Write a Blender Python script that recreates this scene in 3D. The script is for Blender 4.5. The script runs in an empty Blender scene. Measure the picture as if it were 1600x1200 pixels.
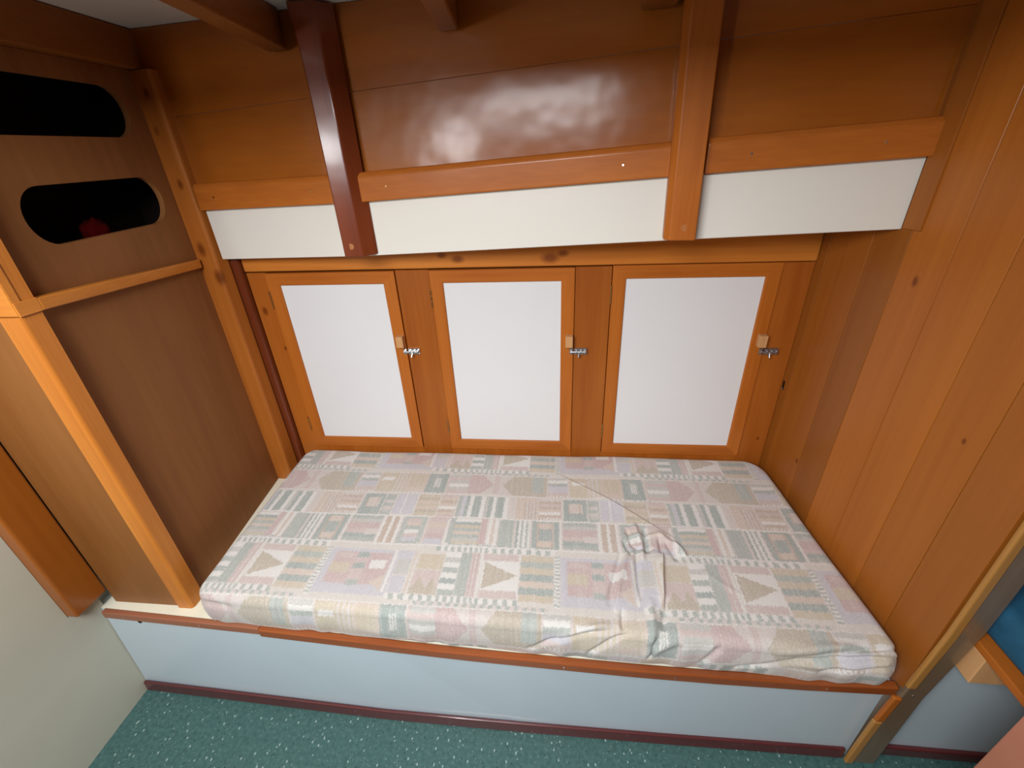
import bpy, bmesh, math, random
import numpy as np
from mathutils import Vector, Matrix

random.seed(7)
C = bpy.context.scene.collection
scene = bpy.context.scene

# ------------------------------------------------------------------ camera
cam_d = bpy.data.cameras.new('camera')
cam_d.sensor_fit = 'HORIZONTAL'; cam_d.sensor_width = 36.0
cam_d.lens = 690.0 / 1600.0 * 36.0
cam_d.clip_start = 0.02
cam = bpy.data.objects.new('camera', cam_d); C.objects.link(cam)
RX = ((0.994476, 0.095934, -0.042598), (-0.008239, 0.475918, 0.879451), (0.104642, -0.874242, 0.474079))                                      # rows: camera right, up, back axes expressed in the cabin's axes
m = Matrix(RX).transposed().to_4x4(); m.translation = Vector((0, 0, 1.55))
cam.matrix_world = m
scene.camera = cam

# ------------------------------------------------------------------ light
w = bpy.data.worlds.new('daylight'); scene.world = w; w.use_nodes = True
w.node_tree.nodes['Background'].inputs[0].default_value = (0.80, 0.90, 1.0, 1)
w.node_tree.nodes['Background'].inputs[1].default_value = 0.3
def area(name, loc, target, sx, sy, power, col):
    d = bpy.data.lights.new(name, 'AREA'); d.shape = 'RECTANGLE'; d.size = sx; d.size_y = sy
    d.energy = power; d.color = col
    o = bpy.data.objects.new(name, d); C.objects.link(o); o.location = loc
    o.rotation_euler = (Vector(target) - Vector(loc)).to_track_quat('-Z', 'Y').to_euler()
    return o
HATCH = (-0.90, -0.05, -0.85, 0.12)            # x0, x1, y0, y1 of the deck hatch over the cabin sole
area('hatch_daylight', (-0.48, -0.38, 1.97), (-0.15, 0.90, 0.60), 0.74, 0.62, 36, (0.95, 0.975, 1.0))
area('portlight_daylight', (-1.20, -0.75, 1.58), (-0.4, 1.3, 1.42), 0.20, 0.17, 3.6, (0.97, 0.985, 1.0))
scene.view_settings.view_transform = 'Standard'
scene.view_settings.look = 'None'
scene.view_settings.gamma = 1.0
scene.view_settings.use_curve_mapping = False
scene.view_settings.exposure = 0.43

# ------------------------------------------------------------------ materials
def srgb(r, g, b):
    f = lambda c: (c/255/12.92 if c/255 <= 0.04045 else ((c/255+0.055)/1.055)**2.4)
    return (f(r), f(g), f(b), 1)
def new_mat(name):
    mt = bpy.data.materials.new(name); mt.use_nodes = True
    nt = mt.node_tree
    return mt, nt, nt.nodes['Principled BSDF']
def plain(name, col, rough=0.5, metal=0.0, coat=0.0, var=0.04, bump=0.0, scale=8.0):
    mt, nt, b = new_mat(name); N = nt.nodes; L = nt.links
    b.inputs['Roughness'].default_value = rough; b.inputs['Metallic'].default_value = metal
    b.inputs['Coat Weight'].default_value = coat; b.inputs['Coat Roughness'].default_value = 0.12
    tc = N.new('ShaderNodeTexCoord'); nz = N.new('ShaderNodeTexNoise')
    nz.inputs['Scale'].default_value = scale; nz.inputs['Detail'].default_value = 4
    L.new(tc.outputs['Object'], nz.inputs['Vector'])
    rp = N.new('ShaderNodeValToRGB')
    rp.color_ramp.elements[0].position = 0.3; rp.color_ramp.elements[1].position = 0.7
    rp.color_ramp.elements[0].color = [c*(1-var) for c in col[:3]] + [1]
    rp.color_ramp.elements[1].color = [min(1, c*(1+var)) for c in col[:3]] + [1]
    L.new(nz.outputs['Fac'], rp.inputs['Fac']); L.new(rp.outputs['Color'], b.inputs['Base Color'])
    if bump:
        n2 = N.new('ShaderNodeTexNoise'); n2.inputs['Scale'].default_value = 60; L.new(tc.outputs['Object'], n2.inputs['Vector'])
        bp = N.new('ShaderNodeBump'); bp.inputs['Strength'].default_value = bump; bp.inputs['Distance'].default_value = 0.002
        L.new(n2.outputs['Fac'], bp.inputs['Height']); L.new(bp.outputs['Normal'], b.inputs['Normal'])
    return mt
def wood(name, dark, light, axis='z', rough=0.45, coat=0.22, coat_rough=0.2, fine=38.0, long=1.3, knots=None, wobble=0.05, spec=0.22):
    mt, nt, b = new_mat(name); N = nt.nodes; L = nt.links
    b.inputs['Roughness'].default_value = rough
    b.inputs['Coat Weight'].default_value = coat; b.inputs['Coat Roughness'].default_value = coat_rough
    b.inputs['Specular IOR Level'].default_value = spec
    tc = N.new('ShaderNodeTexCoord')
    def stretched(a, c, detail, dist):
        mp = N.new('ShaderNodeMapping'); mp.inputs['Scale'].default_value = {'x': (a, c, c), 'y': (c, a, c), 'z': (c, c, a)}[axis]
        L.new(tc.outputs['Object'], mp.inputs['Vector'])
        nz = N.new('ShaderNodeTexNoise'); nz.inputs['Scale'].default_value = 1.0
        nz.inputs['Detail'].default_value = detail; nz.inputs['Distortion'].default_value = dist
        L.new(mp.outputs['Vector'], nz.inputs['Vector']); return nz
    broad = stretched(long, fine*0.28, 3, 0.6); fib = stretched(long*2.5, fine*4, 5, 0.1)
    rp = N.new('ShaderNodeValToRGB')
    rp.color_ramp.elements[0].position = 0.30; rp.color_ramp.elements[1].position = 0.70
    rp.color_ramp.elements[0].color = dark; rp.color_ramp.elements[1].color = light
    mx = N.new('ShaderNodeMath'); mx.operation = 'MULTIPLY_ADD'; mx.inputs[1].default_value = 0.35
    L.new(fib.outputs['Fac'], mx.inputs[0])
    sc = N.new('ShaderNodeMath'); sc.operation = 'MULTIPLY_ADD'; sc.inputs[1].default_value = 0.75; sc.inputs[2].default_value = -0.05
    L.new(broad.outputs['Fac'], sc.inputs[0]); L.new(sc.outputs[0], mx.inputs[2])
    L.new(mx.outputs[0], rp.inputs['Fac'])
    at = N.new('ShaderNodeAttribute'); at.attribute_name = 'tint'
    one = N.new('ShaderNodeMath'); one.operation = 'ADD'; one.inputs[1].default_value = 1.0; L.new(at.outputs['Fac'], one.inputs[0])
    vm = N.new('ShaderNodeVectorMath'); vm.operation = 'SCALE'; L.new(rp.outputs['Color'], vm.inputs[0]); L.new(one.outputs[0], vm.inputs['Scale'])
    col = vm.outputs[0]
    for kx, ky, kz, kr_ in (knots or ()):                        # knots, each where the wood shows one
        sb = N.new('ShaderNodeVectorMath'); sb.operation = 'SUBTRACT'; L.new(tc.outputs['Object'], sb.inputs[0]); sb.inputs[1].default_value = (kx, ky, kz)
        sq = N.new('ShaderNodeVectorMath'); sq.operation = 'MULTIPLY'; L.new(sb.outputs[0], sq.inputs[0])
        sq.inputs[1].default_value = {'x': (.6,1,1), 'y': (1,.6,1), 'z': (1,1,.6)}[axis]
        ln = N.new('ShaderNodeVectorMath'); ln.operation = 'LENGTH'; L.new(sq.outputs[0], ln.inputs[0])
        dv = N.new('ShaderNodeMath'); dv.operation = 'DIVIDE'; L.new(ln.outputs['Value'], dv.inputs[0]); dv.inputs[1].default_value = kr_
        rk = N.new('ShaderNodeValToRGB'); rk.color_ramp.elements[0].position = .35; rk.color_ramp.elements[1].position = 1.0
        rk.color_ramp.elements[0].color = (.46,.36,.31,1); rk.color_ramp.elements[1].color = (1,1,1,1)
        L.new(dv.outputs[0], rk.inputs['Fac'])
        mm = N.new('ShaderNodeVectorMath'); mm.operation = 'MULTIPLY'; L.new(col, mm.inputs[0]); L.new(rk.outputs['Color'], mm.inputs[1]); col = mm.outputs[0]
    L.new(col, b.inputs['Base Color'])
    # varnish that follows the surface: a slow waviness in the coat
    wv = N.new('ShaderNodeTexNoise'); wv.inputs['Scale'].default_value = 7; L.new(tc.outputs['Object'], wv.inputs['Vector'])
    bp = N.new('ShaderNodeBump'); bp.inputs['Strength'].default_value = wobble; bp.inputs['Distance'].default_value = 0.02
    L.new(wv.outputs['Fac'], bp.inputs['Height']); L.new(bp.outputs['Normal'], b.inputs['Normal']); L.new(bp.outputs['Normal'], b.inputs['Coat Normal'])
    return mt
def lin(r, g, b): return (r, g, b, 1)
PLANK_KNOTS = [(.798,1.068,1.242,.010), (.820,.817,.983,.006), (.783,1.241,.598,.008)]
def local(pts, o): return [(x-o[0], y-o[1], z-o[2], r) for x, y, z, r in pts]
W = {}
for ax in 'xyz':
    W['cedar_'+ax] = wood('varnished_cedar_'+ax, lin(.34,.085,.008), lin(.48,.145,.019), ax)
    W['pine_'+ax] = wood('varnished_pine_'+ax, lin(.46,.140,.018), lin(.64,.235,.038), ax)
    W['hull_'+ax] = wood('varnished_hull_ply_'+ax, lin(.29,.074,.006), lin(.40,.112,.010), ax, rough=0.5, coat=0.85, coat_rough=0.20, fine=16, wobble=0.14, spec=.12)
    W['mahogany_'+ax] = wood('dark_mahogany_'+ax, lin(.15,.028,.008), lin(.25,.05,.014), ax, rough=0.35, coat=0.7, coat_rough=0.16)
    W['rail_'+ax] = wood('orange_rail_wood_'+ax, lin(.34,.085,.010), lin(.48,.14,.018), ax, coat_rough=0.22)
W['post_z'] = wood('knotty_post_pine', lin(.31,.085,.011), lin(.44,.14,.022), 'z', knots=local([(-1.136,1.345,1.721,.012),(-1.147,1.343,1.63,.011),(-1.132,1.345,1.491,.012),(-1.140,1.343,1.301,.018),(-1.112,1.345,1.21,.020)], (-1.24,1.05,.362)))
W['frame_z'] = wood('locker_frame_cedar', lin(.36,.086,.008), lin(.49,.142,.018), 'z', knots=local([(-1.045,1.42,1.068,.013),(-1.012,1.42,.923,.007),(.735,1.42,.56,.006)], (-.15,1.43,.362)))
W['toprail_x'] = wood('figured_top_rail', lin(.44,.125,.015), lin(.62,.22,.034), 'x', fine=22, knots=local([(-.326,1.415,1.237,.016),(-.377,1.415,1.25,.012),(-.029,1.415,1.235,.022),(.011,1.415,1.248,.014)], (-.15,1.43,.362)))
W['cap_x'] = wood('glossy_berth_cap', lin(.20,.044,.009), lin(.34,.085,.016), 'x', coat=1.0, coat_rough=0.1)
W['oldcap_x'] = wood('worn_berth_cap', lin(.26,.09,.045), lin(.36,.14,.075), 'x', coat=0.3, coat_rough=0.3)
W['maroon_x'] = wood('maroon_kickboard', lin(.075,.012,.013), lin(.12,.020,.020), 'x', coat=1.0, coat_rough=0.12)
W['ply_z'] = wood('dull_brown_plywood', lin(.20,.078,.024), lin(.30,.122,.040), 'z', rough=0.6, coat=0.05, coat_rough=0.4, fine=11, spec=.12)
W['veneer_z'] = wood('golden_veneer', lin(.19,.066,.014), lin(.27,.105,.026), 'z', rough=0.5, coat=0.15, coat_rough=0.35, fine=14)
W['plank_z'] = wood('tongue_and_groove_cedar', lin(.28,.076,.008), lin(.38,.118,.014), 'z', rough=0.45, coat=0.2, coat_rough=0.3, fine=15, long=.6, knots=PLANK_KNOTS)
W['raw_x'] = wood('raw_light_wood', lin(.50,.25,.10), lin(.66,.36,.16), 'z', rough=0.65, coat=0.0)
W['postdark_z'] = wood('dark_glossy_post', lin(.15,.095,.055), lin(.21,.14,.085), 'z', rough=0.35, coat=1.0, coat_rough=0.25)
W['edge_z'] = wood('pale_edge_wood', lin(.36,.16,.035), lin(.48,.23,.058), 'z', rough=0.45, coat=0.4)
W['beam_y'] = wood('deck_beam_wood', lin(.20,.062,.009), lin(.29,.095,.016), 'y', rough=0.5, coat=0.15, coat_rough=0.3)
WHITE = plain('white_paint', lin(.73,.685,.615), 0.35, coat=0.2, var=0.015, scale=3)
LAMINATE = plain('white_laminate', lin(.74,.73,.73), 0.30, coat=0.2, var=0.012, scale=2.5)
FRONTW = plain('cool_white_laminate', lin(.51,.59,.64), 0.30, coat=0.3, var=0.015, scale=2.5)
CEIL = plain('white_deckhead', lin(.72,.72,.68), 0.5, var=0.03)
CREAM = plain('cream_partition_paint', lin(.52,.50,.40), 0.42, coat=0.1, var=0.03, scale=3)
CREAMTOP = plain('cream_board_paint', lin(.80,.76,.60), 0.45, var=0.05, scale=12)
BRASS = plain('aged_brass', lin(.45,.27,.10), 0.38, metal=1.0)
CHROME = plain('bright_zinc', lin(.75,.76,.78), 0.22, metal=1.0)
ZINC = plain('dull_zinc', lin(.42,.41,.42), 0.42, metal=1.0)
DARK = plain('unlit_locker_inside', lin(.012,.008,.006), 0.9)  # near-black colour stands in for the shade inside both lockers
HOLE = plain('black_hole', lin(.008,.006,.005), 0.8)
BLUE = plain('blue_upholstery', lin(.008,.075,.14), 0.85, bump=0.5, var=0.15, scale=30)
NAVY = plain('navy_upholstery', lin(.018,.030,.085), 0.85, bump=0.4, var=0.15, scale=30)
RED = plain('dark_red_cloth', lin(.05,.001,.0013), 0.95, bump=0.5)
for mt_ in (RED, DARK, HOLE): mt_.node_tree.nodes['Principled BSDF'].inputs['Specular IOR Level'].default_value = 0.05
SALMON = plain('salmon_locker_side', lin(.42,.16,.095), 0.5, var=0.05, scale=5)
PLUG = plain('end_grain_plug', lin(.42,.15,.045), 0.45, var=0.1, scale=60)

def floor_mat():
    mt, nt, b = new_mat('speckled_teal_vinyl'); N = nt.nodes; L = nt.links
    tc = N.new('ShaderNodeTexCoord')
    def vec(sx, sy, rot=0.0):
        mp = N.new('ShaderNodeMapping'); mp.inputs['Scale'].default_value = (sx, sy, 1); mp.inputs['Rotation'].default_value = (0, 0, rot)
        L.new(tc.outputs['Object'], mp.inputs['Vector']); return mp.outputs['Vector']
    base = N.new('ShaderNodeTexNoise'); base.inputs['Scale'].default_value = 90; base.inputs['Detail'].default_value = 4
    L.new(vec(1, 1), base.inputs['Vector'])
    rp = N.new('ShaderNodeValToRGB'); rp.color_ramp.elements[0].position = 0.3; rp.color_ramp.elements[1].position = 0.7
    rp.color_ramp.elements[0].color = lin(.036,.092,.086); rp.color_ramp.elements[1].color = lin(.066,.150,.138)
    L.new(base.outputs['Fac'], rp.inputs['Fac']); col = rp.outputs['Color']
    for sx, sy, rot, th, c in ((70, 45, 0.4, 0.16, lin(.30,.40,.37)), (120, 80, 1.7, 0.15, lin(.20,.28,.26)), (90, 60, 2.6, 0.14, lin(.012,.035,.034))):
        vo = N.new('ShaderNodeTexVoronoi'); vo.inputs['Scale'].default_value = 1.0; vo.inputs['Randomness'].default_value = 1.0
        L.new(vec(sx, sy, rot), vo.inputs['Vector'])
        lt = N.new('ShaderNodeMath'); lt.operation = 'LESS_THAN'; lt.inputs[1].default_value = th; L.new(vo.outputs['Distance'], lt.inputs[0])
        sep = N.new('ShaderNodeSeparateColor'); L.new(vo.outputs['Color'], sep.inputs[0])
        g = N.new('ShaderNodeMath'); g.operation = 'GREATER_THAN'; g.inputs[1].default_value = 0.35; L.new(sep.outputs[0], g.inputs[0])
        mu = N.new('ShaderNodeMath'); mu.operation = 'MULTIPLY'; L.new(lt.outputs[0], mu.inputs[0]); L.new(g.outputs[0], mu.inputs[1])
        mx = N.new('ShaderNodeMix'); mx.data_type = 'RGBA'
        L.new(mu.outputs[0], mx.inputs['Factor']); L.new(col, mx.inputs['A']); mx.inputs['B'].default_value = c; col = mx.outputs['Result']
    L.new(col, b.inputs['Base Color']); b.inputs['Roughness'].default_value = 0.45
    return mt
FLOOR = floor_mat()

# ------------------------------------------------------------------ mesh helpers
class MB:
    """collects shapes given in cabin coordinates; build() links them as ONE mesh object"""
    def __init__(s): s.bm = bmesh.new(); s.tl = s.bm.faces.layers.float.new('tint')
    def hexa(s, p, bevel=0.0, seg=2, tint=0.0, edges=None, mi=0):
        """p: 8 points, bottom ring then top ring, both in the same order"""
        t = bmesh.new(); v = [t.verts.new(q) for q in p]
        for f in ((0,1,2,3),(4,5,6,7),(0,1,5,4),(1,2,6,5),(2,3,7,6),(3,0,4,7)): t.faces.new([v[i] for i in f])
        bmesh.ops.recalc_face_normals(t, faces=t.faces)
        if bevel: bmesh.ops.bevel(t, geom=list(t.edges) if edges is None else [t.edges.get((v[a], v[b])) for a, b in edges],
                                  offset=bevel, segments=seg, profile=0.5, affect='EDGES', clamp_overlap=True)
        s.merge(t, tint, mi)
    def box(s, x0, x1, y0, y1, z0, z1, bevel=0.0, seg=2, tint=0.0, edges=None):
        s.hexa([(x0,y0,z0),(x1,y0,z0),(x1,y1,z0),(x0,y1,z0),(x0,y0,z1),(x1,y0,z1),(x1,y1,z1),(x0,y1,z1)], bevel, seg, tint, edges)
    def sweep(s, rings, bevel=0.0, seg=2, tint=0.0, cap=True):
        """rings: equal-length closed loops, skinned one to the next"""
        t = bmesh.new(); vs = [[t.verts.new(q) for q in r] for r in rings]; n = len(rings[0])
        for a, b in zip(vs, vs[1:]):
            for i in range(n): t.faces.new([a[i], a[(i+1) % n], b[(i+1) % n], b[i]])
        if cap: t.faces.new(vs[0]); t.faces.new(vs[-1])
        bmesh.ops.recalc_face_normals(t, faces=t.faces)
        if bevel:
            long_edges = [t.edges.get((a[i], b[i])) for a, b in zip(vs, vs[1:]) for i in range(n)]
            ring_edges = [t.edges.get((r[i], r[(i+1) % n])) for r in (vs[0], vs[-1]) for i in range(n)]
            bmesh.ops.bevel(t, geom=[e for e in long_edges+ring_edges if e], offset=bevel, segments=seg, profile=0.5, affect='EDGES', clamp_overlap=True)
        s.merge(t, tint)
    def cyl(s, p, q, r, seg=14, r2=None, bevel=0.0):
        p, q = Vector(p), Vector(q); d = (q-p); n = d.normalized(); u = n.orthogonal().normalized(); v = n.cross(u)
        r2 = r if r2 is None else r2
        ring = lambda c, rr: [tuple(c + (u*math.cos(2*math.pi*i/seg) + v*math.sin(2*math.pi*i/seg))*rr) for i in range(seg)]
        rs = [ring(p, r), ring(q, r2)]
        if bevel: rs = [ring(p, r-bevel), ring(p+n*bevel, r), ring(q-n*bevel, r2), ring(q, r2-bevel)]
        s.sweep(rs)
    def merge(s, t, tint, mi=0):
        vm = {}
        for f in t.faces:
            vv = []
            for v in f.verts:
                if v not in vm: vm[v] = s.bm.verts.new(v.co)
                vv.append(vm[v])
            nf = s.bm.faces.new(vv); nf[s.tl] = tint; nf.material_index = mi
        t.free()
    def build(s, name, mat, parent=None, smooth=False, label=None, origin=None):
        me = bpy.data.meshes.new(name)
        off = Vector(origin) if origin is not None else (wloc(parent) if parent else Vector((0, 0, 0)))
        bmesh.ops.translate(s.bm, verts=s.bm.verts, vec=-off)
        if smooth:
            for f in s.bm.faces: f.smooth = True
        s.bm.to_mesh(me); s.bm.free()
        me.materials.append(mat)
        o = bpy.data.objects.new(name, me); C.objects.link(o)
        if parent: o.parent = parent; o.location = off - wloc(parent)
        else: o.location = off
        if label: o['label'] = label
        return o
def wloc(o):
    v = Vector((0, 0, 0))
    while o: v += o.location; o = o.parent
    return v
def thing(name, label, cat, loc, group=None):
    o = bpy.data.objects.new(name, None); C.objects.link(o); o.location = loc; o.empty_display_size = 0.05
    return tag(o, label, cat, group)
def tag(o, label, cat, group=None):
    o['label'] = label; o['category'] = cat
    if group: o['group'] = group
    return o
def struct(o): o['kind'] = 'structure'; return o

# ------------------------------------------------------------------ the cabin's curves and planes
def lerp(t, a, b): return a + (b-a)*t
def curve(pts):
    xs = [p[0] for p in pts]; ys = [p[1] for p in pts]
    return lambda x: float(np.interp(x, xs, ys))
def yf(x): return 1.36 - 0.11*(x + 1.086)                     # the shelf front follows the hull
zb = curve([(-1.2,1.262),(-1.09,1.265),(-.57,1.277),(.35,1.322),(.80,1.342)])
bh = lambda y: -1.113 - (y-.763)*0.0935                       # left bulkhead plane, x at y
rb = lambda y: 0.767 + (1.418-y)*0.0882                       # planked bulkhead plane, x at y
ZC = 1.868

# ------------------------------------------------------------------ the setting
m_ = MB(); m_.box(-1.6, 1.9, -1.55, 0.80, -0.02, 0.0); struct(m_.build('floor', FLOOR))
m_ = MB()
x0, x1, y0, y1 = HATCH
for a in ((-1.7, 2.0, y1, 1.50), (-1.7, 2.0, -1.55, y0), (-1.7, x0, y0, y1), (x1, 2.0, y0, y1)):
    m_.box(a[0], a[1], a[2], a[3], ZC, ZC+.03)
struct(m_.build('ceiling', CEIL))
m_ = MB()                                                     # cream partition at the cabin's left
PW = ((-1.362,0),(-1.370,.1),(-1.378,.2),(-1.385,.3),(-1.389,.38),(-1.390,.4165),(-1.3915,.55),(-1.3915,.75),(-1.391,1.0),(-1.39,ZC-.001))
m_.sweep([[(-1.44,-1.55,z),(xx,-1.55,z),(xx,.6642,z),(-1.44,.6642,z)] for xx,z in PW])
m_.sweep([[(-1.44,.6642,z),(xx-.0002,.6642,z),(xx-.0002,.745,z),(-1.44,.745,z)] for xx,z in PW[:6]])
m_.box(-1.44, -1.405, .746, 1.50, 0.0, ZC-.001)
struct(m_.build('wall_left', CREAM))
m_ = MB(); m_.box(-1.40, 1.95, -1.60, -1.55, 0, ZC); struct(m_.build('wall_front', W['ply_z']))
m_ = MB(); m_.box(1.90, 1.95, -1.55, 1.5, 0, ZC); struct(m_.build('wall_outer', W['ply_z']))
m_ = MB(); m_.box(.80, 1.95, 1.46, 1.50, 0, ZC-.001); struct(m_.build('wall_settee', W['veneer_z']))
m_ = MB()                                                     # hull lining: two wide boards with a seam
zs = curve([(-1.25,1.657),(-.93,1.671),(-.54,1.690),(.17,1.723),(.82,1.752)])
xs = [-1.22,-.9,-.6,-.3,0,.3,.6,.815]
def hull_board(lo, hi, tint):
    m_.sweep([[(x, yf(x)+.012, lo(x)), (x, yf(x)+.030, lo(x)), (x, yf(x)+.030, hi(x)), (x, yf(x)+.012, hi(x))] for x in xs], bevel=.0008, seg=1, tint=tint)
hull_board(lambda x: zb(x)+.02, lambda x: zs(x)-.0003, 0.0); hull_board(lambda x: zs(x)+.0003, lambda x: ZC-.001, 0.08)
struct(m_.build('wall_back', W['hull_x']))
m_ = MB()                                                     # planked bulkhead at the right
ys = [1.437,1.384,1.231,1.123,1.006,.890,.776,.672]
tints = [-.22,-.08,-.24,.14,.10,-.06,-.16]
for k in range(len(ys)-1):
    a, b = ys[k]-.0009, ys[k+1]+.0009
    m_.hexa([(rb(a),a,.30),(rb(b),b,.30),(rb(b)+.02,b,.30),(rb(a)+.02,a,.30),(rb(a),a,ZC-.001),(rb(b),b,ZC-.001),(rb(b)+.02,b,ZC-.001),(rb(a)+.02,a,ZC-.001)], bevel=.0008, seg=1, tint=tints[k])
struct(m_.build('wall_right', W['plank_z']))
m_ = MB()                                                     # cover strip where lining meets planks
m_.hexa([(rb(1.10)-.005,1.10,1.345),(rb(1.10),1.10,1.345),(rb(1.15)-.0005,1.148,1.345),(rb(1.15)-.006,1.148,1.345),
         (rb(1.10)-.005,1.10,ZC-.002),(rb(1.10),1.10,ZC-.002),(rb(1.15)-.0005,1.148,ZC-.002),(rb(1.15)-.006,1.148,ZC-.002)], bevel=.0015, tint=-.1)
struct(m_.build('trim_1', W['plank_z']))
m_ = MB()                                                     # wooden corner strip closing the partition
m_.box(-1.402, -1.356, .665, .7565, .418, ZC-.002, bevel=.006, seg=3, tint=-.15)
struct(m_.build('trim_2', W['hull_z']))

# ------------------------------------------------------------------ berth base
PX = [-1.3615,-.96,-.53,-.1,.3,.6,.815]
ytop = curve([(-1.4,.722),(-.85,.704),(-.29,.680),(.21,.669),(.52,.667),(.83,.674)])
ybot = curve([(-1.38,.687),(-.96,.676),(-.53,.664),(.06,.662),(.80,.671)])
ZT = .362
base = thing('berth_base', 'low white-fronted boat berth base with varnished edge cap, carrying the patterned mattress', 'berth', (-.27, 1.05, 0))
m_ = MB()
def yface(x, z): return lerp(z/ZT, ybot(x), ytop(x)) + .013
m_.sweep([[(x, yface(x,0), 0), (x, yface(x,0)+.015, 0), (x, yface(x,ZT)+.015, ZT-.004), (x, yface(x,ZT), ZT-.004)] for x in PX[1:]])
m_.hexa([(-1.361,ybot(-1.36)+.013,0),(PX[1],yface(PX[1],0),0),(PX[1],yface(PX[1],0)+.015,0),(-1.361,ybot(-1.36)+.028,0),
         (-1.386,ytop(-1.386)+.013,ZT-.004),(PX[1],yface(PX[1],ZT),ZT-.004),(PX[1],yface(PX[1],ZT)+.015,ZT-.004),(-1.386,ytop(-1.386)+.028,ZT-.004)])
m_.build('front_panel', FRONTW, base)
m_ = MB()
m_.sweep([[(x, ytop(x)+.014, ZT-.018), (x, 1.436, ZT-.018), (x, 1.436, ZT), (x, ytop(x)+.014, ZT)] for x in [-1.387,-1.1,-.96,-.53,-.1,.3,.6,.762]])
m_.build('top_board', CREAMTOP, base, label='cream painted top board')
def capstrip(xa, xb, dz, dy, name, mat, label, bev):
    k = [x for x in np.linspace(xa, xb, 9)]
    q = MB(); q.sweep([[(x, ytop(x)-dy, ZT-.026-dz*.6), (x, ytop(x)+.014, ZT-.026-dz*.6), (x, ytop(x)+.014, ZT+dz), (x, ytop(x)-dy, ZT+dz)] for x in k], bevel=bev, seg=3)
    return q.build(name, mat, base, label=label)
capstrip(-1.372, -.852, .0005, .002, 'edge_cap', W['oldcap_x'], 'thin worn brown end of the edge cap', .003)
cap = capstrip(-.850, .822, .0035, .007, 'edge_cap', W['cap_x'], 'glossy orange edge cap', .005)
m_ = MB()
m_.sweep([[(x, ybot(x), .001), (x, ybot(x)+.013, .001), (x, ybot(x)+.0135, .040), (x, ybot(x)+.004, .040)] for x in [-1.360,-.96,-.53,-.1,.3,.6,.80]], bevel=.003, seg=2)
m_.build('kickboard', W['maroon_x'], base, label='maroon kickboard along the floor')
m_ = MB(); m_.cyl((-1.268, yface(-1.268,.318)-.0015, .318), (-1.268, yface(-1.268,.318)+.003, .318), .006); m_.build('plug_hole', HOLE, base)
def screw(x, y, z, n, parent, r=.0028, mat=CHROME):
    n = Vector(n).normalized(); p = Vector((x, y, z)); q = MB()
    q.cyl(p - n*.002, p + n*.0012, r, 10, r*.75)
    return q.build('screw', mat, parent, origin=p)
for x in (-1.300, -1.045, -.43, .02, .30, .66):
    screw(x, ytop(x)-(.007 if x > -.85 else .002), ZT-.014, (0,-1,.1), base)

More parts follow.
